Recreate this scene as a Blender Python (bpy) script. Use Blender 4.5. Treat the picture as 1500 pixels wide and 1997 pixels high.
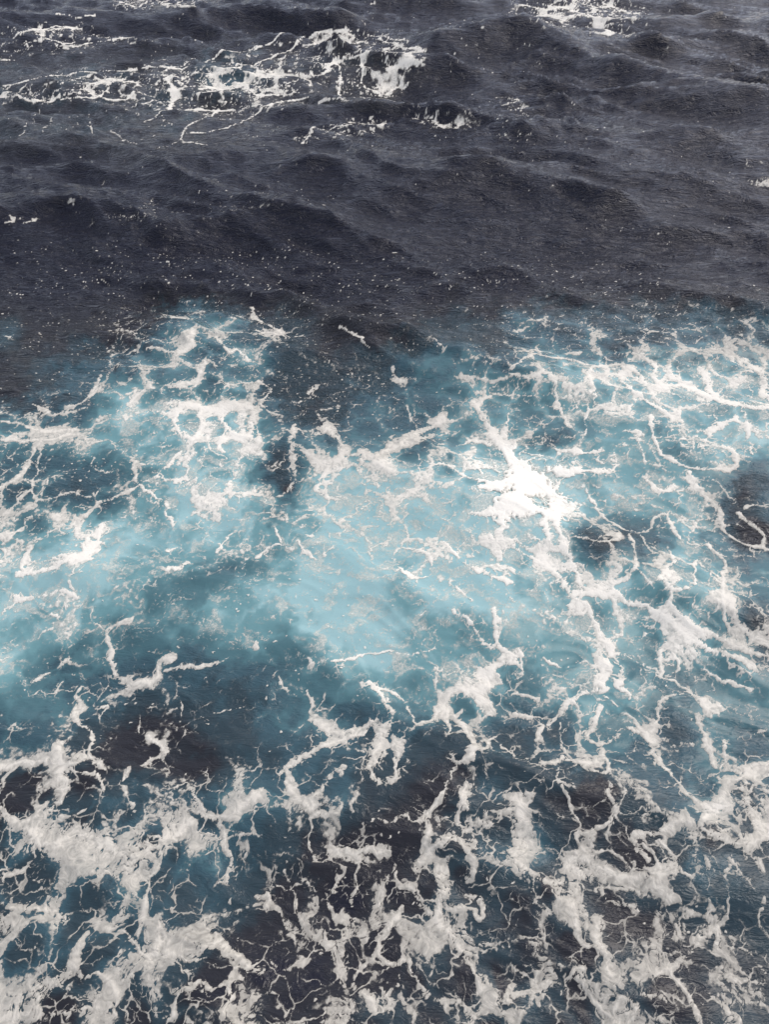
import bpy, math, time
import numpy as np
for o in list(bpy.data.objects): bpy.data.objects.remove(o)
scene = bpy.context.scene
C = scene.collection

# ---------- camera: at the rail of a ship, 18 m above the sea, looking 46 degrees down ----------
cam_d = bpy.data.cameras.new('camera'); cam = bpy.data.objects.new('camera', cam_d); C.objects.link(cam)
cam.location = (0, 0, 18.0); cam.rotation_euler = (math.radians(90-46), 0, 0)
cam_d.sensor_fit = 'VERTICAL'; cam_d.angle = 2*math.atan(998.5/1537.0)
cam_d.clip_start = .1; cam_d.clip_end = 20000
scene.camera = cam

# ---------- overcast daylight ----------
SUN_EL, SUN_AZ = 52, 56            # degrees above the horizon; degrees right of the view direction
world = bpy.data.worlds.new('World'); scene.world = world; world.use_nodes = True
nt = world.node_tree; nt.nodes.clear()
sky = nt.nodes.new('ShaderNodeTexSky'); sky.sky_type = 'NISHITA'; sky.sun_disc = False
sky.sun_elevation = math.radians(SUN_EL); sky.sun_rotation = math.radians(SUN_AZ)
sky.dust_density = 2.0; sky.air_density = 1.2; sky.ozone_density = 1.0
hs = nt.nodes.new('ShaderNodeHueSaturation'); hs.inputs['Saturation'].default_value = .42
tint = nt.nodes.new('ShaderNodeMix'); tint.data_type = 'RGBA'; tint.blend_type = 'MULTIPLY'; tint.inputs[0].default_value = 1
tint.inputs[7].default_value = (.945, .94, 1.045, 1)
bg = nt.nodes.new('ShaderNodeBackground'); bg.inputs['Strength'].default_value = .15
out = nt.nodes.new('ShaderNodeOutputWorld')
nt.links.new(sky.outputs[0], hs.inputs['Color']); nt.links.new(hs.outputs[0], tint.inputs[6])
nt.links.new(tint.outputs[2], bg.inputs[0]); nt.links.new(bg.outputs[0], out.inputs[0])
sd = bpy.data.lights.new('sun', 'SUN'); sd.energy = 0.7; sd.angle = math.radians(38); sd.color = (1, .91, .75)
sun = bpy.data.objects.new('sun', sd); C.objects.link(sun)
sun.rotation_euler = (math.radians(90-SUN_EL), 0, math.radians(180-SUN_AZ))
sun.location = (60, 40, 100)
scene.view_settings.view_transform = 'Standard'; scene.view_settings.look = 'None'
scene.view_settings.exposure = 0.5; scene.view_settings.gamma = 1.0; scene.view_settings.use_curve_mapping = False
scene.cycles.max_bounces = 8; scene.cycles.transparent_max_bounces = 12

# ================= FIELDS BEGIN =================
PITCH = math.radians(46.0); CAM_H = 18.0; FOC = 1537.0; PCX, PCY = 750.0, 998.5
cP, sP = math.cos(PITCH), math.sin(PITCH)

# ---------- noise ----------
def _hash(ix, iy, s):
    h = (ix.astype(np.int64) * 374761393 + iy.astype(np.int64) * 668265263 + s * 1274126177) & 0xFFFFFFFF
    h = ((h ^ (h >> 13)) * 1274126177) & 0xFFFFFFFF
    h = ((h ^ (h >> 16)) * 2246822519) & 0xFFFFFFFF
    return (h ^ (h >> 15)) & 0xFFFFFF
def rnd(ix, iy, s): return (_hash(ix, iy, s) / float(0xFFFFFF)).astype(np.float32)
def perlin(x, y, s=0):
    x = np.asarray(x, np.float32); y = np.asarray(y, np.float32)
    ix = np.floor(x); iy = np.floor(y); fx = x - ix; fy = y - iy
    ix = ix.astype(np.int32); iy = iy.astype(np.int32)
    u = fx*fx*fx*(fx*(fx*6-15)+10); v = fy*fy*fy*(fy*(fy*6-15)+10)
    def g(a, b, dx, dy):
        t = rnd(a, b, s) * (2*math.pi); return np.cos(t)*dx + np.sin(t)*dy
    n0 = g(ix, iy, fx, fy); n1 = g(ix+1, iy, fx-1, fy)
    n2 = g(ix, iy+1, fx, fy-1); n3 = g(ix+1, iy+1, fx-1, fy-1)
    return ((n0+(n1-n0)*u) + ((n2+(n3-n2)*u)-(n0+(n1-n0)*u))*v) * 1.5
def fbm(x, y, o=4, s=0, gain=.5):
    r = 0; a = 1.; t = 0
    for i in range(o):
        r = r + a*perlin(x*2.03**i+17.1*i, y*2.03**i-9.7*i, s+i*31); t += a; a *= gain
    return r/t
def worley(x, y, s=0, jit=.95):
    ix = np.floor(x).astype(np.int32); iy = np.floor(y).astype(np.int32)
    f1 = np.full(x.shape, 9., np.float32); f2 = f1.copy(); cid = np.zeros(x.shape, np.float32)
    for dx in (-1, 0, 1):
        for dy in (-1, 0, 1):
            a = ix+dx; b = iy+dy
            d = np.hypot(a + .5 + jit*(rnd(a, b, s)-.5) - x, b + .5 + jit*(rnd(a, b, s+7)-.5) - y).astype(np.float32)
            near = d < f1
            cid = np.where(near, rnd(a, b, s+13), cid)
            f2 = np.where(near, f1, np.minimum(f2, d)); f1 = np.minimum(f1, d)
    return f1, f2, cid
def sstep(a, b, x):
    t = np.clip((x-a)/(b-a), 0, 1); return t*t*(3-2*t)

# ---------- the shape of the sea ----------
_R = np.random.RandomState(11)
WAVES = []
for lam, amp in [(26, .30), (17, .20), (12, .15)]:
    WAVES.append((lam, amp, math.radians(-78 + _R.uniform(-14, 14)), _R.uniform(0, 6.28)))
for i in range(22):
    lam = 1.1 * (8.5/1.1) ** (i/21.)
    WAVES.append((lam, .017*lam*_R.uniform(.5, 1.2), math.radians(-112 + _R.normal(0, 20)), _R.uniform(0, 6.28)))
RIDGES = []   # (points, height, width) in metres, filled in below
def seg_dist(x, y, pts):
    best = np.full(x.shape, 1e9, np.float32)
    for (ax, ay), (bx, by) in zip(pts[:-1], pts[1:]):
        vx, vy = bx-ax, by-ay; L = vx*vx+vy*vy+1e-9
        t = np.clip(((x-ax)*vx+(y-ay)*vy)/L, 0, 1)
        best = np.minimum(best, (x-ax-t*vx)**2+(y-ay-t*vy)**2)
    return np.sqrt(best)
def height(x, y):
    x = np.asarray(x, np.float32); y = np.asarray(y, np.float32)
    wx = x + .9*perlin(x*.16, y*.16, 71) + .25*perlin(x*.6, y*.6, 72); wy = y + .9*perlin(x*.16, y*.16, 73) + .25*perlin(x*.6, y*.6, 74)
    big = 0*x; sm = 0*x
    row = (x*x*.3+y*y+CAM_H**2)/(CAM_H*1500.)       # metres per grid row seen from the rail
    for lam, a, d, ph in WAVES:
        k = 2*math.pi/lam; s = np.sin(k*(wx*math.cos(d)+wy*math.sin(d))+ph)
        if lam > 9: big = big + a*(s+.18*s*s)
        else: sm = sm + a*(1.27-2*np.abs(np.cos(.5*(k*(wx*math.cos(d)+wy*math.sin(d))+ph))))*sstep(2.2, 4.5, lam/row)
    gust = .75+.5*fbm(x*.06, y*.06, 2, 91)
    chop = 1.25*sm*gust*(.45+.55*sstep(20, 32, y)); chop = chop + 1.1*np.abs(chop)*chop.clip(0, 1)
    # ridged cross-chop, sharp little crests
    ca = wx*.94-wy*.34; cb = wx*.34+wy*.94                 # along and across the crests
    cb = cb + .5*perlin(ca*.5, cb*.4, 83)
    r = 1-np.abs(perlin(ca*.18, cb*.60, 81)); r2 = 1-np.abs(perlin(ca*.55, cb*1.5, 82))
    chop = chop + (.15*(r**3-.4)*sstep(2., 5., 1.6/row)+.10*(r2**3-.4)*sstep(2., 5., .7/row))*(.3+.7*sstep(20, 32, y))*gust
    h = big*(.55+.45*sstep(12, 40, y)) + chop
    for pts, hh, w in RIDGES:
        d = seg_dist(x, y, pts); h = h + hh*np.exp(-(d/w)**1.5)
    return h

def project(x, y, z):
    dz = z-CAM_H; dep = y*cP - dz*sP; up = y*sP + dz*cP
    return PCX+FOC*x/dep, PCY-FOC*up/dep, dep
def unproject(px, py, z=0.):
    dx = px-PCX; dy = PCY-py
    ry = cP*FOC + sP*dy; rz = -sP*FOC + cP*dy
    t = (z-CAM_H)/rz; return dx*t, ry*t
def on_sea(px, py):
    """the point of the sea surface that lies on the sight line of a photograph pixel"""
    px = np.asarray(px, float); py = np.asarray(py, float); z = np.zeros(px.shape)
    for _ in range(5):
        x, y = unproject(px, py, z); z = .5*z+.5*np.asarray(height(x, y), float)
    return unproject(px, py, z)
def ridge(pts, hh, w):
    p = [unproject(a, b, hh*.7) for a, b in pts]; RIDGES.append((p, hh, w))
ridge([(860, 75), (1000, 62), (1110, 90), (1230, 118), (1330, 150), (1430, 175), (1560, 215)], 1.1, 2.4)
ridge([(560, 150), (700, 136), (800, 132), (930, 140)], .35, 1.6)
ridge([(655, 640), (690, 652), (722, 680)], .38, .75)
ridge([(350, 310), (430, 305)], .35, 1.3)

# ---------- hand-read maps: one digit per 100 x 100 pixels of the photograph ----------
AER = """000000000000000
111121110000000
111100000000000
000000000000000
000000000000000
000000000000000
000431001132222
024541123456776
445774334546667
324783787695563
568777898984362
786667788876765
554455776666664
532224555556655
310012321223343
012123210210242
333432001221122
333220002211122
322100001111111
211100011121111""".split()
DEN = """000000000000000
000000000000000
000000000000000
000000000000000
000000000000000
000000000000000
013543111244444
024452221446776
543553424352353
523463474583331
362232344664353
432211122235453
232111111314456
133212223434331
231212441334422
242354212432336
666542313543453
544323445344322
444533434435433
664544443544433""".split()
def table(T, px, py):
    a = np.array([[int(c) for c in r] for r in T], np.float32)/9.
    a = np.pad(a, 1, mode='edge')
    gx = np.clip((px+50)/100., 0, a.shape[1]-1.001); gy = np.clip((py+50)/100., 0, a.shape[0]-1.001)
    ix = gx.astype(int); iy = gy.astype(int); fx = gx-ix; fy = gy-iy
    fx = fx*fx*(3-2*fx); fy = fy*fy*(3-2*fy)
    return (a[iy, ix]*(1-fx)+a[iy, ix+1]*fx)*(1-fy)+(a[iy+1, ix]*(1-fx)+a[iy+1, ix+1]*fx)*fy

# blobs: (map, px, py, rx, ry, rotation, amount); maps: A aeration, D foam density, F fine bubbles, S flecks, K thickness
BLOBS = """
D 60 185 90 18 0 .34
D 200 165 120 30 -3 .34
D 350 170 130 45 -4 .36
D 500 160 150 60 -12 .36
D 640 110 120 45 -12 .34
D 770 105 60 30 0 .34
D 720 160 90 40 0 .28
D 690 250 75 16 -8 .42
D 600 272 30 8 -15 .3
D 870 232 65 20 10 .46
D 830 215 30 10 20 .3
D 1010 208 32 16 20 .36
D 1000 262 42 7 0 .34
D 1130 22 115 30 3 .52
D 1180 50 60 20 10 .35
D 90 62 95 16 -4 .34
D 90 88 90 14 0 .3
D 210 76 75 7 3 .36
D 20 108 40 10 -8 .3
D 280 8 58 12 0 .42
D 365 6 40 8 0 .34
D 1492 355 28 12 0 .45
D 1480 318 30 7 0 .25
D 735 8 20 5 0 .3
D 25 430 45 8 0 .24
D 140 393 35 4 -8 .2
D 290 400 40 12 -30 .22
D 240 422 60 6 0 .25
D 490 400 70 5 -6 .22
S 130 80 180 45 0 .6
S 400 170 450 80 -8 .7
S 900 230 220 40 10 .8
S 1150 260 150 20 15 .5
S 680 255 140 30 0 .8
S 900 340 60 40 0 .5
S 960 330 120 15 20 .45
S 440 395 180 25 -5 .5
S 260 425 100 14 0 .6
S 1290 445 90 18 0 .6
S 1400 420 80 8 10 .3
S 1480 340 60 30 0 .7
S 70 430 100 30 0 .5
S 270 520 150 40 0 .85
S 120 560 180 50 0 .7
S 530 500 110 20 0 .7
S 560 560 160 50 0 .8
S 800 560 170 40 0 .9
S 730 590 90 60 0 .7
S 1000 560 200 40 0 .75
S 1180 600 200 50 10 .9
S 1350 630 150 40 8 .8
S 560 640 140 60 0 .9
S 850 640 130 60 0 .8
S 80 650 120 60 0 .7
S 90 730 120 60 0 .5
S 240 650 120 40 -15 .8
S 1150 640 330 55 0 1.2
S 1300 680 250 40 5 1.2
S 400 620 160 50 0 1.1
S 640 760 160 90 0 .9
S 780 800 140 60 0 .8
S 950 650 80 60 0 .9
S 1000 240 60 40 0 .6
S 130 890 120 40 0 .3
S 250 900 200 120 0 .6
S 480 1000 300 120 0 .6
S 1290 1000 60 40 0 .6
S 700 1080 300 120 0 .7
S 620 1200 250 100 0 .7
S 100 1220 120 80 0 .9
S 120 1340 120 90 0 .8
S 250 1380 130 80 0 .6
S 480 1400 150 100 0 .4
S 850 1270 250 80 0 .5
S 650 1330 120 60 0 .5
S 1100 1250 150 100 0 .35
S 1350 1400 150 80 0 .3
S 560 1600 60 80 0 .9
S 800 1750 700 260 0 .35
S 700 1850 800 150 0 .4
D 380 1000 40 14 -10 .12
D 1360 868 62 42 8 .1
F 1360 868 66 46 8 1
F 1128 790 45 35 0 1
F 1370 1030 52 34 -10 1
F 1440 1085 70 28 8 .9
F 1080 800 60 40 0 .4
F 650 860 60 50 0 .25
F 1330 965 70 45 20 .8
F 550 1610 45 60 0 .7
F 730 1560 60 30 0 .3
D 745 918 42 26 -20 .9
K 745 918 60 40 -20 -.45
D 700 890 25 16 0 .5
D 800 960 30 14 20 .55
K 770 1000 160 60 0 -.5
D 640 955 45 14 -10 .45
D 780 1010 40 18 0 .5
D 690 985 40 10 -10 .4
D 850 975 60 14 15 .45
D 1028 940 52 34 15 1.3
D 1010 985 38 28 30 1.3
D 955 950 45 12 0 .8
D 1075 915 28 12 -10 .8
D 985 1010 70 16 10 .6
D 1060 1020 50 22 0 .6
K 1022 955 75 60 0 1.6
A 1020 965 130 70 10 .35
A 900 1010 200 60 5 .25
A 150 1110 130 40 -20 .2
A 540 900 30 50 15 -.5
A 560 960 20 16 0 -.5
A 620 810 50 40 0 -.15
A 1150 1040 40 30 0 -.45
A 1180 1075 25 40 20 -.45
A 1270 1075 30 20 0 -.35
A 1215 1045 30 20 0 -.3
A 1440 960 45 60 35 -.45
A 1480 1040 35 30 30 -.55
A 1490 1210 40 50 -35 -.6
A 1060 860 40 14 5 -.35
A 875 920 16 10 10 -.35
A 1330 1460 45 100 -15 -.45
A 1390 1290 90 30 15 .12
A 150 1190 90 40 -15 -.15
A 150 1265 40 16 -45 -.4
A 375 1285 60 28 0 -.35
A 400 1215 50 22 -30 .2
A 290 1235 60 30 0 -.1
A 120 1240 60 50 0 .15
A 20 1230 50 120 20 .2
A 720 1240 110 60 10 .12
A 620 1180 60 70 0 .12
A 480 1100 60 20 -20 -.2
A 340 1150 120 30 -30 -.18
A 660 1380 70 20 10 -.3
A 700 1350 90 22 0 .12
A 600 1400 60 50 0 .08
A 330 1460 90 50 0 -.2
A 450 1430 90 50 0 .05
A 50 1560 40 45 0 -.2
A 400 1560 90 25 10 .25
A 100 1590 60 20 -20 .15
A 200 1560 60 20 0 .2
A 240 1745 40 30 0 .1
A 370 1690 50 28 -25 .12
A 660 1560 30 50 10 .3
A 960 1530 40 30 0 .15
A 1350 1500 80 70 0 .2
A 1400 1580 50 20 -20 .3
A 1420 1680 90 50 0 .1
A 1040 1660 30 40 0 .2
A 1260 1750 40 30 0 .15
A 100 700 90 60 0 .04
A 15 650 25 30 0 .25
A 470 690 25 22 0 .25
A 250 800 60 50 10 .2
A 500 690 40 25 0 .2
A 860 700 50 30 0 .18
"""
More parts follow.
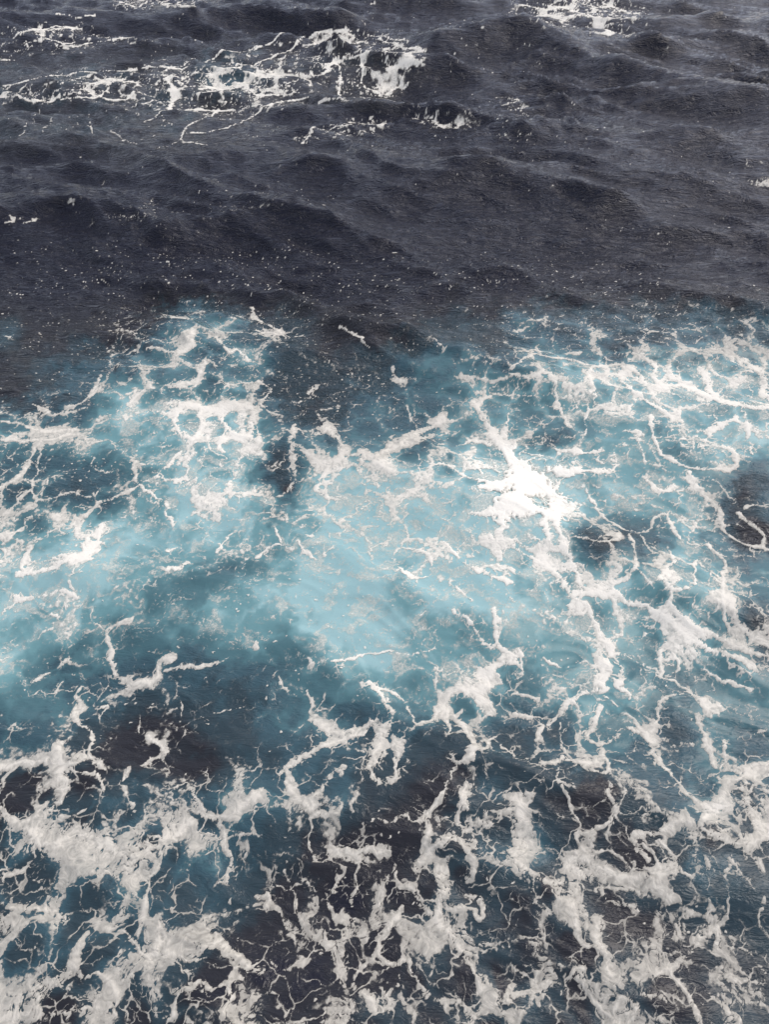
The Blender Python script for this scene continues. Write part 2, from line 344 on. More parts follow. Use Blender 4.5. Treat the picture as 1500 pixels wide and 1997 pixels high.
# strokes: D amount, width px : points
STROKES = """
.55 4 : 0 167 50 160 110 147 180 140 250 137 330 134 400 120 470 100 540 82 600 67 650 59 720 60 800 80
.8 4 : 120 193 160 190 195 188 210 170
.7 3 : 195 188 230 198 255 185 262 178
.6 4 : 0 190 50 198 90 200 115 188
1 7 : 325 152 342 175 335 200 325 215
.6 3 : 345 190 300 195 250 210
.8 3 : 325 215 300 228 280 240
.8 4 : 325 215 370 212 420 216 450 214
.9 4 : 420 216 415 230 365 243 355 262 352 283 405 286
.6 2 : 352 275 305 290
.8 4 : 370 260 440 255 480 235 510 210 550 197 600 190
.5 2 : 318 214 315 235 335 245
.7 2 : 175 222 173 245 180 262
.6 2 : 77 215 62 245 40 265
.6 2 : 102 225 85 258
.7 3 : 215 255 240 275 275 283
.7 3 : 380 160 430 175 480 165 520 150
.7 3 : 480 165 500 190 540 185
.7 4 : 400 150 450 135 520 115 570 100 620 85
.7 4 : 620 200 650 190 680 198
.8 4 : 650 118 668 140 662 165 660 190
.6 4 : 630 145 655 118 700 110
.9 5 : 755 132 790 128 828 131
.8 4 : 740 75 780 92 828 100
.7 3 : 690 95 710 140 700 165 740 180
.6 2 : 800 160 770 170 755 185
.5 2 : 480 265 500 270 535 255
.7 3 : 590 280 600 268 640 250 690 245
.7 3 : 110 28 150 37 185 30
.7 3 : 222 2 245 12 275 18 300 8
.7 3 : 25 75 60 58 110 50 160 55
.7 3 : 90 75 130 88 200 78 270 76
.3 1.5 : 112 398 140 392 180 388
.6 3 : 0 438 35 430 15 420
.6 3 : 45 435 75 425
.9 3 : 1000 50 1050 58 1110 68 1180 72
.8 8 : 1150 30 1170 50 1190 68
.7 5 : 1020 10 1060 20 1120 12
.7 5 : 10 655 25 662
.8 5 : 0 822 30 824 60 835 90 843 125 842 150 838
.9 4 : 0 857 40 864 77 863 110 858 130 848
1 9 : 82 845 100 842
.7 5 : 77 863 65 890 45 920 15 945 -10 955
.7 6 : 80 875 74 925 50 958 30 985 12 1002
.7 4 : 50 957 70 976 110 970 142 958 170 978 195 962
.6 3 : 180 895 173 905 190 921 215 921 222 915
.8 5 : 262 900 257 930 278 950 310 975 328 992
.75 5 : 347 883 325 905 300 930 278 950 240 966 178 985 160 1005
.9 7 : 305 930 330 936 356 932
.9 7 : 288 683 310 681 333 686
.9 9 : 378 650 372 675 352 690
.9 5 : 425 655 435 672 441 692 462 680 485 702
.8 7 : 384 735 397 715 400 700 425 715
.7 16 : 335 758 360 748 380 742
.85 12 : 330 786 360 790 395 796 430 800
.8 12 : 345 800 340 835 352 850
.8 8 : 352 850 380 858 395 835 390 800
.8 8 : 430 792 470 790 500 797
.8 9 : 430 800 440 835 470 865 490 845 497 800
.7 8 : 440 835 430 865 438 880
.7 9 : 190 738 182 770 160 790 130 797
.6 5 : 265 770 255 785 248 785
.5 6 : 60 790 90 808 130 805 170 800
.7 5 : 500 745 527 757 530 768 512 785 520 800 542 812
.6 5 : 500 822 508 850 500 865
.7 5 : 490 600 500 625 540 640 560 665
.7 5 : 500 645 550 655 590 655
1 3 : 662 639 690 652 718 676
.8 8 : 605 765 616 752
.8 8 : 768 715 765 735 785 745
.8 5 : 795 797 803 815 800 825
.6 3 : 790 685 815 682
.7 5 : 850 665 862 680
.9 11 : 640 838 660 852 675 875 665 900 645 903
.8 9 : 572 830 570 870 590 870 602 885
.7 7 : 570 870 568 905 575 930 563 948 546 966
.85 15 : 590 880 610 890 620 905
.8 12 : 703 880 722 890 765 875 800 852 850 828 856 812
.7 14 : 760 872 810 862 845 848
.7 9 : 635 940 610 955 660 975
.8 5 : 625 905 640 915 625 935
.9 6 : 845 908 868 905 885 908 900 925 925 937 960 945 990 952
.9 9 : 930 785 948 820 968 850 982 872 1000 905 1005 930
.8 6 : 992 808 982 838 975 858
.8 6 : 932 788 948 776 975 766 1000 770
.5 4 : 890 870 930 860 960 870
.6 6 : 900 735 940 740 960 745 1000 735
1 8 : 1123 877 1147 887 1177 878
1 9 : 1195 890 1200 912 1182 924 1140 918 1105 925 1088 915
.6 3 : 1170 880 1172 905 1188 900
1 5 : 1268 812 1272 838 1288 868 1298 888 1320 903 1350 915 1375 919 1400 914 1430 920 1438 897 1428 876 1408 870
.9 7 : 1268 815 1278 832
.9 12 : 1345 922 1350 945 1375 962 1395 980 1408 1000
.6 3 : 1378 930 1420 965 1440 990
.7 4 : 1455 990 1475 985 1500 983
1 11 : 1180 714 1212 712 1240 725 1258 748 1290 756 1330 751 1362 762 1392 780 1440 790 1470 800 1510 797
.9 5 : 1000 720 1045 690 1060 697 1100 700 1130 706 1150 712 1190 715
.9 7 : 1210 728 1230 765 1262 785 1290 800 1308 815
.9 10 : 1368 722 1380 750 1395 775
.9 10 : 1452 700 1480 725 1492 748 1488 772
.8 8 : 1262 700 1280 710 1275 730
.6 5 : 1456 805 1460 840 1466 885
.85 10 : 1385 842 1410 826 1435 812
.9 7 : 1000 733 1040 734 1060 722 1085 745 1090 770 1085 795
.7 4 : 1090 770 1095 800 1105 832
.7 5 : 1150 715 1150 735 1155 760
.6 4 : 1250 845 1255 890 1260 930
.8 7 : 1255 928 1278 950 1300 960 1318 952
.8 6 : 1135 948 1152 970 1172 1002
.6 4 : 1218 842 1245 840 1262 850
.6 3 : 1140 850 1150 800
.5 3 : 1225 870 1200 868 1195 890
.9 10 : 1005 645 1020 640
.7 5 : 1045 680 1060 695
.7 5 : 1105 690 1120 688 1135 690
.9 16 : 35 1122 90 1112 150 1088 190 1058
.9 7 : 45 1108 57 1072
.9 9 : 190 1058 198 1022
.7 6 : -10 1052 20 1047 40 1030
.6 7 : 30 1172 80 1160 118 1152 150 1165
.6 6 : 60 1010 40 1035 0 1045
1 4 : 92 1198 104 1204
.8 5 : 322 1000 333 1026
.6 11 : 325 1115 352 1108 370 1100
.5 9 : 330 1070 345 1065
.45 3 : 470 1012 440 1052 420 1082
.6 4 : 500 1088 517 1068 550 1058 572 1068
.7 4 : 538 1030 552 1055
.9 6 : 580 1055 595 1075 612 1090
.5 6 : 600 1045 620 1060
.45 3 : 770 1070 765 1095 790 1120 820 1129 845 1120 840 1090 825 1077 790 1068 770 1070
.6 6 : 870 1060 892 1090 930 1112 960 1130 1000 1132
.5 4 : 880 1132 900 1150 922 1172
.8 7 : 885 1192 910 1205 925 1230 945 1250 970 1256 968 1230 964 1188
.7 5 : 945 1250 985 1262 1000 1280
.6 6 : 500 1262 508 1235
.6 5 : 582 1280 600 1285 604 1298
.6 4 : 540 1322 545 1340 560 1352 575 1360
.45 3 : 600 1345 608 1370 600 1390
.6 4 : 645 1288 680 1284 720 1280 760 1272 790 1285 820 1275 850 1262
.9 11 : 715 1330 735 1348 755 1372 766 1400 752 1430
.9 6 : 735 1342 765 1345 790 1370 808 1393 818 1410
1 12 : 862 1385 872 1362 895 1341 925 1352 948 1338 955 1305 975 1287 998 1290 1012 1305
.8 5 : 818 1410 840 1405 862 1382
1 15 : 930 1355 948 1370 960 1385
.8 6 : 868 1388 872 1415 876 1435
.8 7 : 900 1385 890 1400 876 1392
.9 8 : 895 1410 915 1440 927 1460 905 1487 885 1490 880 1470
.7 5 : 925 1462 948 1458 960 1433 975 1450 1005 1470
.7 8 : 610 1405 650 1427 690 1420 735 1406
.9 12 : 700 1430 660 1448 620 1458
.9 10 : 620 1458 590 1474 560 1492 545 1510
.95 24 : 752 1425 742 1450 735 1475
.95 12 : 770 1435 782 1455 775 1490
.9 12 : 725 1480 715 1500 728 1518 760 1526 776 1510 774 1495
.7 4 : 182 1188 183 1212 200 1230
.9 9 : 200 1232 215 1252 220 1282 230 1312
.9 13 : 238 1318 258 1328 285 1332 312 1322
.8 9 : 312 1322 306 1300 318 1288 335 1290
.7 6 : 200 1232 235 1218 252 1208
.75 6 : 325 1312 370 1305 410 1297 445 1285
.8 7 : 75 1325 100 1305 140 1285 152 1292
.8 7 : 150 1345 140 1362 168 1380
.8 7 : 145 1380 150 1410 172 1425 182 1450 178 1482
.8 8 : 22 1418 38 1422
.8 8 : 105 1348 125 1330
.5 4 : 200 1380 215 1375 195 1400
.85 8 : 290 1435 318 1450 325 1472 300 1482 278 1493
.4 2 : 345 1355 350 1400
.4 2 : 395 1365 415 1393 500 1370
.4 2 : 268 1395 275 1430
.95 7 : -10 1500 40 1486 92 1478
.95 9 : 118 1450 114 1480 140 1492 165 1482
.9 14 : 118 1500 125 1530 112 1560
.7 8 : 112 1560 85 1600 62 1635
.9 8 : 120 1500 165 1512 192 1520 205 1550
.95 10 : 185 1490 198 1505
.7 3 : 5 1540 8 1515 30 1498
.8 6 : 0 1572 15 1592 40 1607 70 1592 95 1566
.6 3 : 120 1590 145 1596 162 1576
.7 7 : 250 1500 240 1530 250 1560 258 1580
.9 24 : 150 1620 200 1640 250 1670
.95 28 : 250 1680 290 1655 330 1630
.95 16 : 330 1640 362 1610
.8 14 : 60 1620 90 1660 130 1640
.9 13 : 365 1542 378 1560 395 1580 420 1594 445 1592 475 1568 508 1550
.9 9 : 425 1597 435 1625 440 1655 448 1690 438 1718
.6 4 : 435 1640 470 1636 500 1630
.6 4 : 480 1660 468 1690 455 1730 450 1760
.9 9 : 310 1680 295 1705 285 1745 275 1770 268 1822
.8 9 : 0 1720 20 1705 60 1690
.9 11 : 20 1770 60 1762 105 1770 128 1795
.9 22 : 0 1800 20 1812
.9 15 : 180 1800 205 1820 232 1800 235 1780
.8 14 : 165 1825 155 1860 130 1900 85 1930
.9 9 : 225 1820 255 1838 280 1855
.95 15 : 280 1860 305 1865 312 1835
.8 6 : 312 1835 315 1800 300 1790
.8 8 : 158 1895 208 1902 228 1935 218 1985
.6 4 : 325 1845 365 1866 398 1868
.9 12 : 350 1925 375 1915 410 1920 442 1912
.9 9 : 350 1925 345 1955 335 1985
.9 8 : 440 1912 448 1950 435 1975
.9 12 : 418 1838 450 1850 470 1872 505 1892
.8 8 : 100 1985 150 1970 190 1975
.9 16 : 0 1985 30 1975
.9 18 : 70 1930 60 1980
.85 8 : 560 1490 568 1535 590 1560 608 1585 616 1545 640 1512 672 1500
.8 5 : 610 1597 640 1594 662 1575
.6 4 : 610 1600 610 1640 625 1672
.6 3 : 693 1548 685 1562 692 1582
.8 5 : 715 1605 740 1596 760 1605 785 1588 802 1602 822 1606
.8 5 : 880 1500 876 1530 850 1560 846 1588 830 1600
.8 7 : 840 1615 833 1640 818 1662
.95 11 : 810 1690 850 1652 880 1627 905 1640 930 1650
.9 12 : 905 1640 920 1665 935 1690 922 1712
.95 9 : 903 1535 905 1565 890 1588 900 1612 918 1622 925 1592 958 1608
.9 8 : 950 1582 980 1590 1005 1582
.9 13 : 648 1668 670 1645 698 1672 722 1652 738 1662
.8 8 : 698 1672 692 1705 698 1730 686 1762
.7 7 : 665 1690 660 1725 650 1745
.9 9 : 770 1700 778 1722 803 1722 815 1750 832 1775
.6 10 : 765 1690 748 1735 742 1760
.95 7 : 785 1760 782 1788 760 1808 742 1828 735 1860 762 1888 800 1870 806 1900 820 1930 836 1942
.95 14 : 862 1700 858 1745 850 1790
.95 13 : 852 1790 880 1830 905 1865 915 1882 932 1920
.9 9 : 880 1775 920 1780 942 1792 935 1755 908 1750
.8 7 : 690 1925 700 1890 722 1872 745 1880
.95 12 : 708 1940 738 1960 762 1972 756 1940
.6 12 : 640 1768 660 1790 690 1800
.6 13 : 638 1820 645 1860 660 1905
.7 6 : 500 1750 522 1738 526 1770
.5 7 : 560 1700 580 1760 600 1800
.7 10 : 870 1962 900 1948 922 1975
.8 12 : 955 1940 985 1952 1000 1930
.5 7 : 520 1870 560 1880 600 1870
.95 22 : 1000 1560 1020 1570 1010 1610 1008 1660
.95 14 : 1010 1680 1050 1712 1100 1722
.95 22 : 1085 1725 1110 1755
.9 14 : 1110 1690 1130 1700 1150 1715
.8 6 : 1090 1498 1085 1530 1112 1540
.8 6 : 1150 1500 1180 1512 1195 1490
.9 8 : 1185 1530 1180 1548 1200 1568 1206 1592
.75 4 : 1100 1545 1110 1572 1115 1592 1130 1606 1126 1620 1145 1636 1175 1611 1200 1596
.5 3 : 1082 1588 1105 1592 1122 1605
.7 5 : 1125 1620 1130 1650 1148 1668
.9 10 : 1120 1678 1150 1680 1168 1695 1190 1702 1212 1712 1250 1698
.7 5 : 1165 1668 1185 1656 1210 1668 1235 1655
.95 13 : 1245 1620 1280 1622 1310 1602 1350 1606
.95 22 : 1375 1600 1390 1580 1420 1570
.95 18 : 1400 1560 1420 1530 1460 1512 1510 1497
.85 7 : 1300 1500 1320 1530 1350 1556 1372 1572
.95 18 : 1460 1520 1452 1560 1470 1600 1492 1622
.95 18 : 1495 1625 1460 1652 1400 1630 1370 1622
.9 7 : 1238 1622 1245 1650 1262 1672
.9 8 : 1258 1640 1275 1670 1285 1690
.9 8 : 1280 1635 1310 1662 1330 1700 1358 1716
.95 18 : 1255 1690 1290 1700 1318 1685
.9 8 : 1270 1712 1290 1752 1315 1762
.8 8 : 1180 1740 1180 1765 1215 1760 1240 1775
.9 17 : 1172 1800 1165 1830 1182 1850
.9 9 : 1120 1780 1125 1818 1148 1842 1170 1848
.9 9 : 1185 1855 1192 1895 1208 1902
.9 9 : 1315 1828 1330 1795 1348 1788
.9 13 : 1398 1812 1375 1835 1345 1860 1315 1885 1275 1895
.8 8 : 1320 1822 1335 1825 1335 1808
.8 7 : 1380 1755 1388 1790 1402 1830 1410 1862
.9 9 : 1300 1880 1328 1915 1350 1960 1368 1997
.8 8 : 1140 1890 1110 1912 1100 1942
.9 9 : 1125 1915 1160 1950 1190 1975 1212 2000
.9 6 : 1212 1990 1206 1952 1240 1945 1228 1997
.8 11 : 1000 1940 1050 1932 1082 1910
.7 5 : 1428 1672 1414 1700 1420 1740 1415 1792
.7 6 : 1425 1675 1450 1712 1472 1735
.7 6 : 1492 1752 1480 1790 1505 1822
.9 12 : 1482 1685 1488 1697
.7 7 : 1450 1850 1480 1870 1495 1905
.6 8 : 1430 1912 1480 1920
.8 8 : 1255 1930 1290 1945
.6 8 : 1380 1940 1420 1970 1450 1990
.8 9 : 1085 1000 1095 1050 1105 1080 1116 1112 1128 1140 1152 1160
.7 7 : 1060 1088 1088 1128 1112 1162
.6 5 : 1000 1065 1040 1085 1060 1100
.7 4 : 1115 1040 1140 1055 1190 1061 1206 1045
.85 5 : 1172 1000 1208 1030 1240 1039 1260 1035 1276 1014 1296 1003
.75 4 : 1228 1042 1240 1080 1241 1108 1226 1124 1200 1135
.6 3 : 1250 1040 1264 1070 1282 1076
.75 5 : 1300 1005 1318 1038 1333 1052
.6 4 : 1300 1060 1320 1098 1302 1108
.6 4 : 1242 1112 1262 1128 1274 1150
.9 6 : 1405 1005 1412 1035 1432 1055 1468 1066 1510 1074
.8 6 : 1442 1000 1468 1018 1492 1038 1485 1066
.85 4 : 1378 1060 1405 1082 1421 1105 1409 1125 1407 1160 1409 1192 1422 1215 1440 1242
.95 12 : 1418 1165 1428 1195 1445 1220 1472 1243 1510 1262
.7 4 : 1358 1090 1350 1112 1352 1140
.5 3 : 1360 1095 1385 1110 1402 1125
.9 7 : 1308 1117 1285 1122 1290 1135 1310 1150 1340 1147
1 8 : 1308 1155 1303 1180 1330 1200 1345 1225 1370 1236 1410 1242 1442 1260 1480 1284 1510 1292
.9 11 : 1120 1160 1160 1162 1200 1155 1240 1174 1280 1192 1312 1216 1340 1245 1372 1260 1412 1270 1450 1290 1475 1306 1510 1312
1 6 : 1205 1154 1240 1174 1280 1192 1312 1215
.85 8 : 1112 1182 1140 1186
.85 10 : 1142 1188 1152 1212 1172 1240 1192 1262
1 15 : 1192 1262 1198 1282
1 14 : 1185 1300 1168 1325 1178 1348
.9 8 : 1185 1345 1150 1350 1122 1365
1 12 : 1120 1365 1098 1376 1080 1395 1066 1412
.9 9 : 1200 1280 1215 1312 1206 1340
.8 6 : 1206 1340 1232 1352 1238 1365
.7 5 : 1200 1275 1235 1286 1275 1306
.8 7 : 1292 1268 1288 1300 1292 1320
.7 4 : 1295 1288 1320 1282 1322 1300 1300 1315
.85 7 : 1292 1320 1325 1330 1345 1348 1370 1368
.9 9 : 1370 1368 1388 1392 1410 1385
.8 6 : 1330 1350 1300 1366
.9 9 : 1300 1366 1290 1390 1275 1422 1270 1452 1286 1482 1302 1502
.8 6 : 1185 1362 1210 1382 1236 1412 1262 1430
.9 8 : 1222 1420 1250 1425 1275 1450
.7 5 : 1365 1390 1366 1420 1384 1458 1392 1492
.8 7 : 1412 1440 1408 1468 1425 1478
.4 3 : 1425 1435 1460 1428 1490 1426
.8 6 : 1008 1390 1040 1394 1068 1402
.7 4 : 1050 1402 1055 1430 1045 1444
.6 4 : 1085 1410 1092 1450 1112 1478
.85 8 : 1172 1385 1158 1415 1148 1440 1180 1450 1208 1432
.8 5 : 1178 1455 1192 1496
.9 11 : 1055 1490 1095 1478 1130 1490 1165 1482
.9 8 : 1008 1265 1018 1300 1008 1322
.9 6 : 1000 1352 1030 1350 1052 1358
.95 10 : 1452 1502 1480 1491 1510 1486
.7 5 : 1370 1300 1400 1322 1440 1335 1465 1345
.6 4 : 1060 1290 1095 1300
.6 4 : 1105 1300 1140 1292
.6 5 : 1260 1235 1255 1240
"""
def parse():
    B = []; S = []
    for l in BLOBS.strip().splitlines():
        t = l.split(); B.append((t[0],)+tuple(float(v) for v in t[1:]))
    for l in STROKES.strip().splitlines():
        a, b = l.split(':'); d, w = map(float, a.split()); p = list(map(float, b.split()))
        S.append((d, w, list(zip(p[0::2], p[1::2]))))
    return B, S

# ---------- the sheet of sea the photograph looks down on ----------
NU, NV = 1081, 1381
def sheet():
    i = np.linspace(-1, 1, NU)
    m = 1.06                                                   # past the frame edge the spacing opens up
    u = np.where(np.abs(i) < .9, i/.9*m, np.sign(i)*(m + ((np.abs(i)-.9)/.1)**1.6*.75))
    v = np.linspace(0, 1, NV); py = -70 + 2140*(v - .30*v*(1-v)*(1.-.35*v))
    _, yy = unproject(np.full(NV, PCX), py, 0.)
    dep = yy*cP + CAM_H*sP
    X = (u[None, :]*(750./FOC)*dep[:, None]).astype(np.float32); Y = np.repeat(yy[:, None], NU, 1).astype(np.float32)
    return X, Y

def make_fields(X, Y, Z, log=lambda *a: None):
    px, py, dep = project(X, Y, Z)
    px = px.astype(np.float32); py = py.astype(np.float32)
    B, S = parse()
    # organic wobble of everything read off the photograph
    n1 = fbm(X*.8, Y*.8, 3, 1); n2 = fbm(X*.8, Y*.8, 3, 2)
    m1 = fbm(X*3.1, Y*3.1, 3, 3); m2 = fbm(X*3.1, Y*3.1, 3, 4)
    q1_ = fbm(X*3.+9, Y*3., 4, 11, .6); tx = px + 44*n1 + 34*q1_; ty = py + 36*n2 + 30*fbm(X*3., Y*3.+9, 4, 12, .6)
    A = table(AER, tx, ty); D = table(DEN, tx, ty)*.62
    maps = {'A': A, 'D': D, 'F': np.zeros_like(A), 'S': np.zeros_like(A), 'K': np.zeros_like(A)}
    bx = px + 14*n1 + 5*m1; by = py + 10*n2 + 4*m2
    for k, cx, cy, rx, ry, rot, am in B:
        M = 2.2; r = max(rx, ry)*M
        ys, xs = np.where(((abs(px-cx) < r+30) & (abs(py-cy) < r+30))[::8, ::8])
        if not len(ys): continue
        sl = (slice(max(ys.min()*8-8, 0), ys.max()*8+9), slice(max(xs.min()*8-8, 0), xs.max()*8+9))
        a = math.radians(rot); dx = bx[sl]-cx; dy = by[sl]-cy
        q = ((dx*math.cos(a)+dy*math.sin(a))/rx)**2 + ((-dx*math.sin(a)+dy*math.cos(a))/ry)**2
        v = am*np.exp(-q**(1.6 if k in 'DF' else 1.)*.9)
        if k == 'A': maps['A'][sl] += v*(.68 if am < 0 else 1.)
        elif k in 'K': maps[k][sl] += v
        else: maps[k][sl] = np.maximum(maps[k][sl], v)
    log('blobs')
    # drawn foam veins, measured on the water in metres
    k1 = fbm(X*6.5, Y*6.5, 2, 7); k2 = fbm(X*6.5, Y*6.5, 2, 8)
    wx = X + .18*n1 + .10*m1 + .018*k1; wy = Y + .18*n2 + .10*m2 + .018*k2
    str_ = np.zeros_like(A); wob = 1+1.1*fbm(X*1.7, Y*1.7, 3, 9)
    for d, w, pts in S:
        pts = np.array(pts)
        gx, gy = on_sea(pts[:, 0], pts[:, 1])
        sc = project(gx, gy, 0*gx)[2].mean()/FOC
        wm = max(w*sc*.60, .02)*(1.0 if gy.mean() > 34 else 1.); r = 3.2*w + 16
        x0, x1, y0, y1 = pts[:, 0].min()-r, pts[:, 0].max()+r, pts[:, 1].min()-r, pts[:, 1].max()+r
        ys, xs = np.where(((px > x0-8) & (px < x1+8) & (py > y0-8) & (py < y1+8))[::4, ::4])
        if not len(ys): continue
        sl = (slice(max(ys.min()*4-4, 0), ys.max()*4+5), slice(max(xs.min()*4-4, 0), xs.max()*4+5))
        # smooth the polyline (Chaikin) so that nothing shows straight runs
        P = np.stack([gx, gy], 1)
        for _ in range(2 if len(P) > 2 else 0):
            Q = np.empty((2*len(P), 2)); Q[0::2][:-1] = P[:-1]*.75+P[1:]*.25; Q[1::2][:-1] = P[:-1]*.25+P[1:]*.75
            Q = np.vstack([P[:1], Q[:-2], P[-1:]]); P = Q
        dd = seg_dist(wx[sl], wy[sl], [tuple(p) for p in P])/(wm*np.clip(wob[sl], .35, 1.8))
        v = (.18+.86*d)*np.exp(-dd**1.35*.95)
        str_[sl] = np.maximum(str_[sl], v)
    log('strokes')
    cl = fbm(X*.45+3, Y*.3, 4, 19)
    A0 = np.clip(maps['A'], 0, 1)*(1-.42*(1-sstep(6, 12.5, Y)))
    A = np.clip(A0*(1+.12*cl) + (.05+.20*sstep(0, .35, A0))*cl + .05*n2*(A0 > .02) + (.075+.05*n1)*(1-sstep(27, 33, Y)), 0, 1)
    K = maps['K']; F = np.clip(maps['F'], 0, 1); Sf = np.clip(maps['S'], 0, 1)
    D = maps['D']
    # lace: foam gathers on the seams between cells of clear water
    ax = .55*n1 + .14*m1; ay = .55*n2 + .14*m2
    far = sstep(30, 60, Y)
    def rim(w, k=.62):      # low on the seams and lowest where cells meet: rounded holes of many sizes
        return np.clip(.5*(w[1]-w[0]) + .95*(k*(.72+.55*w[2])-w[0]), 0, 1)
    E1 = rim(worley((X+ax)/1.15, (Y+ay)/1.3, 5))
    E1 = E1*(1-far)+rim(worley((X+ax)/1.9, (Y+1.3*ay)/2.1, 6))*far
    E2 = rim(worley((X+ax*1.1)/.47, (Y+ay*1.1)/.55, 15))
    E2 = E2*(1-far)+rim(worley((X+ax)/.75, (Y+ay)/.95, 16))*far
    E3 = rim(worley((X+.14*m1)/.2, (Y+.14*m2)/.23, 25))
    E3 = E3*(1-far)+rim(worley((X+.3*m1)/.42, (Y+.3*m2)/.7, 26))*far
    A = np.clip(A - (.13*sstep(.1, .75, E1) - .05)*(1-far)*sstep(.15, .35, D), 0, 1)
    log('cells')
    br = fbm(X*1.5+5, Y*1.5, 3, 41); hf = fbm(X*7., Y*7., 3, 51)*(1-far)+fbm(X*3.5, Y*2.2, 3, 52)*far
    mar = 1-np.abs(fbm((X+ax*2)*1.9, (Y+ay*2)*1.9, 3, 61))*2.6    # curled streaks
    T = np.minimum(E1*1.2+.0, E2*1.0+.17+.35*E1)
    T = np.minimum(T, E3*.9+.31+.45*E1)
    T = np.minimum(T, (1-mar)*.7+.20+.3*E1)
    hole = worley((X+.12*m1)/.155, (Y+.12*m2)/.175, 45)
    T = np.where(T > .5, .5+.5*(T-.5), T) + .16*(.6-1.6*sstep(.15, .6, hole[0]))*.8*sstep(.25, .7, D+str_)
    T = T + .20*br + .20*hf
    TF = np.minimum(E3*.62, E2*.8) + .12*hf
    T = T*(1-.9*F) + TF*.9*F
    T = T + .02
    Dl = D*(.85+.5*br)*(1+.06*far)*(1+.22*(1-sstep(6, 10, Y)))
    Dall = Dl + str_*(1.-.35*np.clip(Dl, 0, 1))
    Dall = np.where(F > .3, np.maximum(Dall, .22*F), Dall)
    # thin dark rents curl through thick foam
    s1 = fbm(X*.9+30, Y*.9, 2, 62); s2 = fbm(X*.9, Y*.9+30, 2, 63)
    rent = 1-np.abs(fbm((X+1.1*s1+.25*m1)*2.6, (Y+1.1*s2+.25*m2)*2.1, 4, 64))*5.
    rent = sstep(.35, 1., rent)*sstep(.3, .7, fbm(X*1.1, Y*1.1+9, 2, 65)+.55)
    rent2 = 1-np.abs(fbm((X+.5*s2+.3*m2)*5.2, (Y+.5*s1+.3*m1)*3.8, 3, 66))*5.
    rent = np.maximum(rent, .8*sstep(.3, 1., rent2)*sstep(-.1, .25, fbm(X*1.6, Y*1.6+40, 2, 67))*(1-far))
    Dall = Dall - rent*(.42+.3*(1-sstep(6, 12, Y)))*np.clip(Dall, 0, 1)*(1-np.clip(K, 0, 1))
    A = np.clip(A + (.13*sstep(-.45, .15, Dall-T)-.02)*sstep(.12, .4, A), 0, 1)
    cov = sstep(-.02, .28, Dall - T - .02)*sstep(.04, .12, Dall)
    # hair-fine threads on the seams between small cells
    tw1 = .35*n1+.16*m1+.03*k1; tw2 = .35*n2+.16*m2+.03*k2
    fs = 1+1.0*sstep(30, 55, Y).mean(1, keepdims=True)
    h1, h2, _ = worley((X+tw1*fs)/.62, (Y+tw2*fs)/.55, 75)
    H1, H2, _ = worley((X+tw1*2)/1.25, (Y+tw2*2)/1.35, 79); h2 = np.where(far > .5, h1+(H2-H1), h2); j1, j2, _ = worley((X+tw2+7)/.27, (Y+tw1)/.24, 76)
    gate = sstep(.0, .28, Dall+.25*br) 
    th1 = (1-sstep(.015, .10, h2-h1))*sstep(-.22, .14, fbm(X*1.3, Y*1.3, 3, 77)+.05+.16*(1-sstep(9, 14, Y)))
    th2 = (1-sstep(.02, .13, j2-j1))*sstep(-.1, .2, fbm(X*1.9+4, Y*1.9, 3, 78))
    thr = np.clip(np.maximum(th1, .75*th2)*gate*(.9+.3*far) - .15*(hf+.3), 0, 1)
    strk = 1-np.abs(fbm((X+.6*n1+.2*m1)*1.9, (Y+.6*n2+.2*m2)*4.2, 4, 94, .6))*9.
    strk = sstep(.2, 1., strk)*sstep(.0, .3, fbm(X*.9+2, Y*1.3, 3, 95)+.1)*sstep(.3, .6, A)*(1-far)
    thr = np.maximum(thr, np.clip(.62*strk-.25*(hf+.2), 0, 1))
    cov = np.maximum(cov, thr)
    ht = thr*(cov <= thr)
    # thin milky film in torn islands where the water is full of bubbles
    fw = fbm((X+.8*n1+.2*m1)*1.2, (Y+.8*n2+.2*m2)*1.9, 5, 88, .62)
    film = sstep(-.06, .30, fw + .22*(A-.62) + .35*(np.clip(D, 0, .6)-.22))*sstep(.5, .75, A)*.42
    isfilm = film > cov
    cov = np.maximum(cov, film)
    # flecks and bubbles scattered about
    sx, sy = X+.05*m1, Y+.05*m2
    q1, _, cc = worley((sx+.07*k1)/.30, (sy+.07*k2)/.25, 35)
    q2, _, c2 = worley((sx+.04*k1)/.15, (sy+.04*k2)/.12, 36)
    q3, _, c3 = worley((sx+.08*k1)/.32, (sy+.08*k2)/.34, 37)
    nz = 1.7*np.clip(fbm(X*.5, Y*.9, 4, 44)+.12, 0, 1)**.7 + .08
    s = np.clip(Sf*nz*.95, 0, 1)*(.35+.65*sstep(7, 14, Y))
    nearw = 1-sstep(28, 46, Y)
    fl = sstep(0, .12, .19*cc*(cc > 1-.30*s)-q1-.42*hf)
    fl = np.maximum(fl, nearw*sstep(0, .2, .38*c2*(c2 > 1-.42*s)-q2-.15*hf))
    fl = np.maximum(fl, (1-nearw)*sstep(0, .12, .22*c3*(c3 > 1-.15*s)-q3-.12*hf))
    fl = fl*(s > .02)*np.clip(.75+.9*fbm(X*2.3, Y*2.3, 2, 93), .25, 1)
    log('flecks')
    thick = np.clip(.26 + .75*(Dall-T) + .35*K + .30*sstep(.55, .9, A) + .25*far + .35*ht - .12*(1-sstep(5, 11, Y)), .0, 1.4)
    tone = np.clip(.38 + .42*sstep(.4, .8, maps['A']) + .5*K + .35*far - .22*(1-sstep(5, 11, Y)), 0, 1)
    thick = np.where(isfilm, np.maximum(thick, .55), thick)
    return dict(px=px, py=py, A=A, cov=cov, fl=fl, K=K, D=Dall, T=T, thick=thick, tone=tone, Sf=Sf, F=F)
# ================= FIELDS END =================

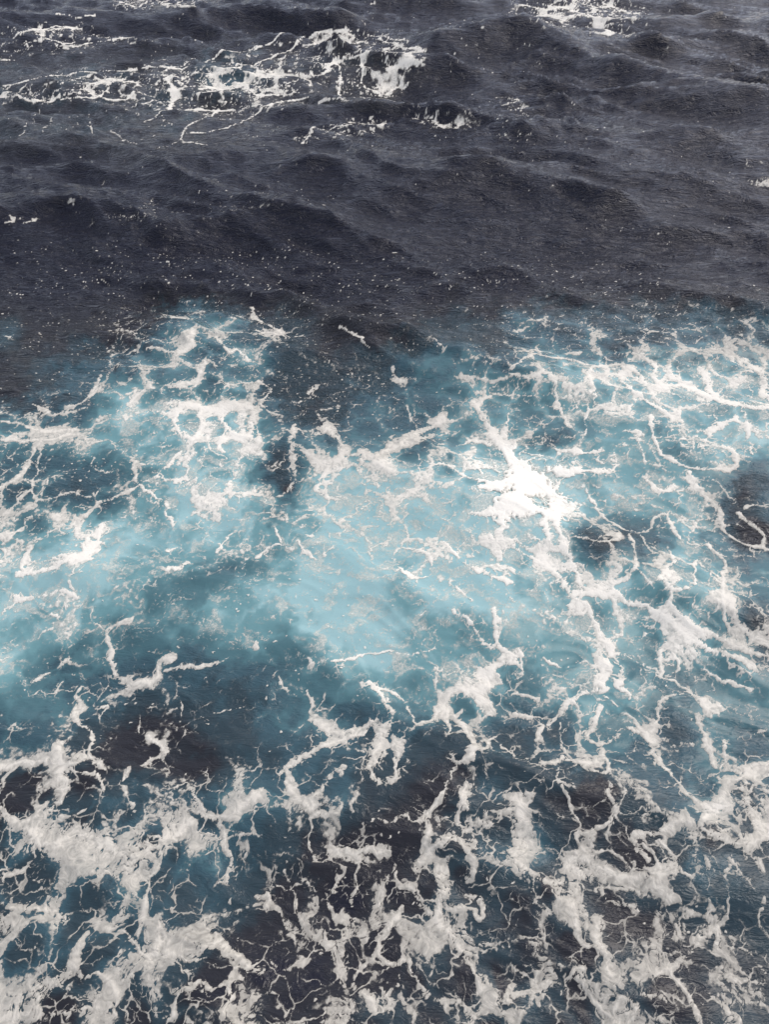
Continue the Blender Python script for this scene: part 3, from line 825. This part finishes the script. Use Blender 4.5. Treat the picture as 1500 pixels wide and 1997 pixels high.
# ---------- materials ----------
def new_mat(name):
    m = bpy.data.materials.new(name); m.use_nodes = True; m.node_tree.nodes.clear(); return m, m.node_tree
class N:
    def __init__(s, nt): s.nt = nt
    def add(s, typ, **kw):
        n = s.nt.nodes.new(typ)
        for k, v in kw.items():
            if k in ('inp',): continue
            setattr(n, k, v)
        for k, v in kw.get('inp', {}).items():
            if hasattr(v, 'is_output'): s.nt.links.new(v, n.inputs[k])
            else: n.inputs[k].default_value = v
        return n
    def math(s, op, a, b=0., c=None):
        d = {0: a, 1: b}
        if c is not None: d[2] = c
        return s.add('ShaderNodeMath', operation=op, inp=d).outputs[0]
    def attr(s, name): return s.add('ShaderNodeAttribute', attribute_name=name).outputs['Fac']
def srgb(r, g, b): return tuple(((v/255.)/12.92 if v < 10 else ((v/255.+.055)/1.055)**2.4) for v in (r, g, b))+(1,)

def water_ripples(n, strength=1.0):
    """fine ripple relief, in metres on the water"""
    co = n.add('ShaderNodeNewGeometry').outputs['Position']
    def layer(sx, sy, rot, det, scale, rough=.55, dist=.6):
        mp = n.add('ShaderNodeMapping', inp={'Vector': co, 'Scale': (sx, sy, 1), 'Rotation': (0, 0, rot)}).outputs[0]
        return n.add('ShaderNodeTexNoise', inp={'Vector': mp, 'Scale': scale, 'Detail': det, 'Roughness': rough, 'Distortion': dist}).outputs['Fac']
    a = layer(.35, 1., .35, 5, 1.3); b = layer(.38, 1., .42, 4, 3.4, .62, .9); c = layer(.6, 1., .2, 3, 11., .6, .4)
    rid = n.math('SUBTRACT', 1., n.math('ABSOLUTE', n.math('MULTIPLY', n.math('SUBTRACT', b, .5), 4.)))
    h = n.math('MULTIPLY', a, .30); h = n.math('MULTIPLY_ADD', rid, .085, h); h = n.math('MULTIPLY_ADD', c, .022, h)
    return h

wm, t = new_mat('sea_water'); n = N(t)
aer = n.attr('aeration')
ramp = n.add('ShaderNodeValToRGB', inp={0: aer}); cr = ramp.color_ramp; cr.interpolation = 'EASE'
stops = [(0, (.010, .0105, .018)), (.08, (.021, .021, .024)), (.2, (.028, .048, .056)), (.36, (.042, .088, .104)), (.54, (.070, .152, .163)), (.77, (.145, .29, .292)), (1, (.30, .475, .46))]
cr.elements[0].position = 0; cr.elements[0].color = stops[0][1]+(1,)
cr.elements[1].position = 1; cr.elements[1].color = stops[-1][1]+(1,)
for p, c in stops[1:-1]:
    e = cr.elements.new(p); e.color = c+(1,)
h = water_ripples(n)
calm = n.math('MULTIPLY_ADD', n.attr('calm'), -1.0, 1.05)
bump = n.add('ShaderNodeBump', inp={'Strength': calm, 'Distance': .6, 'Height': h})
bs = n.add('ShaderNodeBsdfPrincipled', inp={'Base Color': ramp.outputs[0], 'Roughness': .08, 'IOR': 1.333, 'Normal': bump.outputs[0]})
t.links.new(bs.outputs[0], n.add('ShaderNodeOutputMaterial').inputs[0])

fm, t = new_mat('sea_foam'); n = N(t)
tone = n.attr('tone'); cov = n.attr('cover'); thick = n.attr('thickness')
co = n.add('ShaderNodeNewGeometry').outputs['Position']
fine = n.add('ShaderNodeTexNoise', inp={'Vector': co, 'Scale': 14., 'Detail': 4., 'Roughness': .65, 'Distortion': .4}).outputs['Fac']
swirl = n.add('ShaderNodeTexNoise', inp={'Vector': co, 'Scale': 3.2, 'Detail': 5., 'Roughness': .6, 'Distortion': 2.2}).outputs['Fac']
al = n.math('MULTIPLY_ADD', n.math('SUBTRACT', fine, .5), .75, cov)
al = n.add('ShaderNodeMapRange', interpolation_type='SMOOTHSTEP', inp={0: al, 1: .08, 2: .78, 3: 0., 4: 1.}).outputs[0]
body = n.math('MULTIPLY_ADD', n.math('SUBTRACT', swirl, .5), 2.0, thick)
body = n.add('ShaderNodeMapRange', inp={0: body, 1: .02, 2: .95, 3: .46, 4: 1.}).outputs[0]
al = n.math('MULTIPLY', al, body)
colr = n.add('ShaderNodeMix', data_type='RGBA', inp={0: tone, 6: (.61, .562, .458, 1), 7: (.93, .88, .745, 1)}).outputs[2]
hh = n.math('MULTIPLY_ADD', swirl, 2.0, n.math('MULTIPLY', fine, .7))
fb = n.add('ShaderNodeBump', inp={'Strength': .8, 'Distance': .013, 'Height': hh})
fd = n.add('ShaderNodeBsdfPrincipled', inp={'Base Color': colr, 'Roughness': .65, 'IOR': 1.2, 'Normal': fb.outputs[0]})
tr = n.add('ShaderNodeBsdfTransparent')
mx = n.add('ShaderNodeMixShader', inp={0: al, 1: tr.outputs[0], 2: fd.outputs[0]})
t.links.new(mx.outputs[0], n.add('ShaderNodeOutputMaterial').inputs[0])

# ---------- mesh helper ----------
def grid_mesh(name, P, quads, mat, attrs, kind=None, label=None, cat=None, group=None):
    used = np.zeros(len(P), bool); used[quads.ravel()] = True
    idx = np.full(len(P), -1, np.int64); idx[used] = np.arange(used.sum())
    q = idx[quads]; V = P[used].astype(np.float32)
    me = bpy.data.meshes.new(name)
    me.vertices.add(len(V)); me.vertices.foreach_set('co', V.ravel())
    me.loops.add(q.size); me.loops.foreach_set('vertex_index', q.ravel().astype(np.int32))
    me.polygons.add(len(q)); me.polygons.foreach_set('loop_start', np.arange(0, q.size, 4, dtype=np.int32))
    me.polygons.foreach_set('loop_total', np.full(len(q), 4, np.int32))
    me.polygons.foreach_set('use_smooth', np.ones(len(q), bool))
    for k, a in attrs.items():
        at = me.attributes.new(k, 'FLOAT', 'POINT'); at.data.foreach_set('value', a[used].astype(np.float32))
    me.update(); me.validate()
    me.materials.append(mat)
    o = bpy.data.objects.new(name, me); C.objects.link(o)
    if kind: o['kind'] = kind
    if label: o['label'] = label
    if cat: o['category'] = cat
    if group: o['group'] = group
    return o

# ---------- the sea ----------
X, Y = sheet()
Zc = height(X[::2, ::2], Y[::2, ::2])
Z = np.zeros_like(X); Z[::2, ::2] = Zc; Z[1::2, ::2] = .5*(Zc[1:]+Zc[:-1]); Z[:, 1::2] = .5*(Z[:, :-1:2]+Z[:, 2::2])
f = make_fields(X, Y, Z)
# coarse sheet, then rings of ever larger cells out to the horizon
Xc, Yc, Ac = X[::2, ::2], Y[::2, ::2], f['A'][::2, ::2]
# low-pass the aeration on the coarse sheet
Kc = np.maximum(sstep(.15, .6, Ac), .62*(1-sstep(8, 22, Yc)))
r, c = Xc.shape
def pad_rows(a, top, bot): return np.vstack([top, a, bot])
yfar = Yc[0, 0]*np.geomspace(60, 1.008, 320); ynear = Yc[-1, 0]-np.array([.5, 1.2, 2.5, 5, 10, 25, 80, 400.])
u = Xc[0]/(Yc[0, 0]*cP+CAM_H*sP)
Xf = u[None]*(yfar*cP+CAM_H*sP)[:, None]; Yf = np.repeat(yfar[:, None], c, 1)
Xn = np.repeat(Xc[-1:], len(ynear), 0); Yn = np.repeat(ynear[:, None], c, 1)
XX = pad_rows(Xc, Xf, Xn); YY = pad_rows(Yc, Yf, Yn)
AA = pad_rows(Ac, Ac[:1]*np.linspace(0, 1, 320)[:, None]**40, Ac[-1:]*np.ones((len(ynear), 1)))
KK = pad_rows(Kc, np.zeros_like(Xf), np.zeros_like(Xn)+Kc[-1:])
sx = np.array([1.15, 1.4, 1.8, 2.6, 4, 7, 14, 30, 80, 200.])
XL = XX[:, :1]-np.maximum(abs(XX[:, :1]), 10)*(sx[::-1]-1); XR = XX[:, -1:]+np.maximum(abs(XX[:, -1:]), 10)*(sx-1)
XX = np.hstack([XL, XX, XR]); YY = np.hstack([np.repeat(YY[:, :1], 10, 1), YY, np.repeat(YY[:, -1:], 10, 1)])
fade = np.linspace(0, .8, 10)
AA = np.hstack([AA[:, :1]*fade, AA, AA[:, -1:]*fade[::-1]]); KK = np.hstack([KK[:, :1]*fade, KK, KK[:, -1:]*fade[::-1]])
ZZ = height(XX, YY); ZZ[320:320+r, 10:10+c] = Zc
rr, cc = XX.shape
ids = np.arange(rr*cc).reshape(rr, cc)
Q = np.stack([ids[1:, :-1], ids[1:, 1:], ids[:-1, 1:], ids[:-1, :-1]], -1).reshape(-1, 4)
sea = grid_mesh('water', np.stack([XX, YY, ZZ], -1).reshape(-1, 3), Q, wm,
                {'aeration': AA.ravel(), 'calm': KK.ravel()}, kind='structure',
                label='dark choppy open sea with milky turquoise churned wake water')

# ---------- foam ----------
cov, fl, th = f['cov'], f['fl'], f['thick']
px, py = f['px'], f['py']
lift = .006 + .02*np.clip(cov, 0, 1)*np.clip(th, 0, 1.3)*sstep(.1, 1., cov) + .04*np.clip(f['K'], 0, 2)*cov
# edges of the sheet run out softly
P3 = np.stack([X, Y, Z+lift], -1).reshape(-1, 3)
Pf = np.stack([X, Y, Z+.012+.015*fl], -1).reshape(-1, 3)
ids = np.arange(NU*NV).reshape(NV, NU)
def cell(a, fn=np.maximum): return fn(fn(a[1:, :-1], a[1:, 1:]), fn(a[:-1, 1:], a[:-1, :-1]))
Qall = np.stack([ids[1:, :-1], ids[1:, 1:], ids[:-1, 1:], ids[:-1, :-1]], -1)
isf = cell(cov) > .03
cpx, cpy = px[1:, 1:], py[1:, 1:]
wob = 18*fbm(X[1:, 1:]*.8, Y[1:, 1:]*.8, 3, 1)
def ell(cx, cy, rx, ry, rot=0):
    a = math.radians(rot); dx = cpx+wob-cx; dy = cpy+wob*.6-cy
    return ((dx*math.cos(a)+dy*math.sin(a))/rx)**2+((-dx*math.sin(a)+dy*math.cos(a))/ry)**2 < 1
reg = np.zeros(isf.shape, int)
FAR = cpy < 470
PATCHES = [
 ('foam_patch', 'dense white foam patch cut off by the top edge on the right', FAR & ell(1130, 20, 190, 70)),
 ('foam_patch', 'ragged foam sheet near the top left corner, above the wide streaked band', FAR & (cpy < 135) & ell(90, 70, 260, 62, 2)),
 ('foam_patch', 'small lacy foam ring touching the top edge, left of centre', FAR & (cpy < 45) & ell(310, 0, 130, 36)),
 ('foam_patch', 'small curl of foam on the right edge among the dark waves', FAR & ell(1480, 345, 70, 50)),
 ('foam_patch', 'thin broken foam line at the left edge below the wide streaked band', FAR & (cpy > 360) & ell(90, 415, 170, 60)),
 ('foam_patch', 'speckled foam patch right of the wide streaked band and below its breaking end', FAR & ell(900, 232, 130, 45, 8)),
 ('foam_patch', 'scattered foam spots farthest right of the mid-height patches, on the wave slope', FAR & ell(1050, 220, 60, 60)),
 ('foam_patch', 'torn foam patch hanging under the right half of the wide streaked band', FAR & ell(680, 258, 120, 26, -8)),
 ('foam_band', 'wide band of white foam streaks and veins crossing the upper left dark sea', FAR & (cpy < 320) & (cpx < 870)),
]
for i, (nm, lb, mk) in enumerate(PATCHES): reg[mk & (reg == 0) & isf] = i+1
LOCAL = [
 ('foam_burst', 'brightest solid white foam burst, right of the centre of the turquoise water', 'foam burst', ell(1022, 955, 85, 68, 10)),
 ('foam_fan', 'scallop-edged fan of fine bubbles with a bright white rim at the right', 'foam fan', ell(1352, 862, 92, 64, 5)),
 ('foam_slab', 'smooth cream slab of foam lying across the left edge of the turquoise water', 'foam slab', ell(115, 1090, 135, 46, -24)),
 ('foam_crest', 'thin white crest on the small dark peak above the notch of the turquoise water', 'breaking crest', ell(690, 656, 45, 26, 35)),
 ('foam_raft', 'pale veined raft of foam standing alone over brown water at lower left', 'foam raft', ell(275, 1315, 80, 34, -10)),
 ('foam_raft', 'upright foam raft with a hole near its foot, below the middle of the photo', 'foam raft', ell(752, 1440, 62, 100)),
 ('foam_raft', 'bent cream foam raft with thick left knee, right of the upright one', 'foam raft', ell(945, 1345, 90, 70, -20)),
]
n0 = len(PATCHES)
for i, (nm, lb, ct, mk) in enumerate(LOCAL): reg[mk & (reg == 0) & isf & (cpy > 560)] = n0+1+i
flat = Qall.reshape(-1, 4)
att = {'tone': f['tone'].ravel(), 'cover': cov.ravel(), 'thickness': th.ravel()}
def grow(m):
    g = m.copy(); g[1:] |= m[:-1]; g[:-1] |= m[1:]; h = g.copy(); h[:, 1:] |= g[:, :-1]; h[:, :-1] |= g[:, 1:]; return h
def main_piece(m):
    """the largest connected part of a patch; torn-off scraps go to the flecks"""
    ys, xs = np.where(m)
    if not len(ys): return m
    y0, y1, x0, x1 = ys.min(), ys.max()+1, xs.min(), xs.max()+1
    s = m[y0:y1, x0:x1]; lab = np.where(s, np.arange(1, s.size+1).reshape(s.shape), 0)
    while True:
        o = lab.copy()
        for ax in (0, 1):
            for d in (1, -1):
                a = lab if d == 1 else np.flip(lab, ax)
                for _ in range(6):
                    if ax == 0: a[1:] = np.where(a[1:] > 0, np.maximum(a[1:], a[:-1]), 0)
                    else: a[:, 1:] = np.where(a[:, 1:] > 0, np.maximum(a[:, 1:], a[:, :-1]), 0)
        if (o == lab).all(): break
    v, c = np.unique(lab[lab > 0], return_counts=True)
    out = np.zeros_like(m); out[y0:y1, x0:x1] = lab == v[c.argmax()]; return out
taken = np.zeros_like(isf)
for i in range(len(PATCHES)+len(LOCAL)):
    m = reg == i+1
    g = main_piece(grow(m) & ((reg == 0) | m) & ~taken) if m.any() else m
    reg[m & ~g] = 0; reg[g] = i+1; taken |= g
for i, (nm, lb, mk) in enumerate(PATCHES):
    m = (reg == i+1).ravel()
    if m.sum(): grid_mesh(nm, P3, flat[m], fm, att, label=lb, cat='foam', group='foam patches on the dark sea beyond the wake')
for i, (nm, lb, ct, mk) in enumerate(LOCAL):
    m = (reg == n0+1+i).ravel()
    if m.sum(): grid_mesh(nm, P3, flat[m], fm, att, label=lb, cat=ct)
rest = isf & (reg == 0)
scraps = rest & (cpy < 560); rest &= ~scraps
upper = rest & (cpy < 1235 + 60*np.sin(cpx/260.))
grid_mesh('wake_foam', P3, flat[upper.ravel()], fm, att, kind='stuff', label='lacy white foam veining the turquoise wake water')
grid_mesh('surf_foam', P3, flat[(rest & ~upper).ravel()], fm, att, kind='stuff', label='thick marbled foam netting over the dark water closest to the ship')
isl = (cell(fl) > .04) & (~isf | (cpy < 560)) & ~taken | scraps
flc = np.maximum(fl, np.where(np.asarray(py) < 575, cov, 0))
grid_mesh('foam_flecks', Pf, flat[isl.ravel()], fm, {'tone': f['tone'].ravel(), 'cover': flc.ravel(), 'thickness': (.25+.5*fl).ravel()}, kind='stuff', label='tiny white foam flecks scattered over dark and turquoise water')
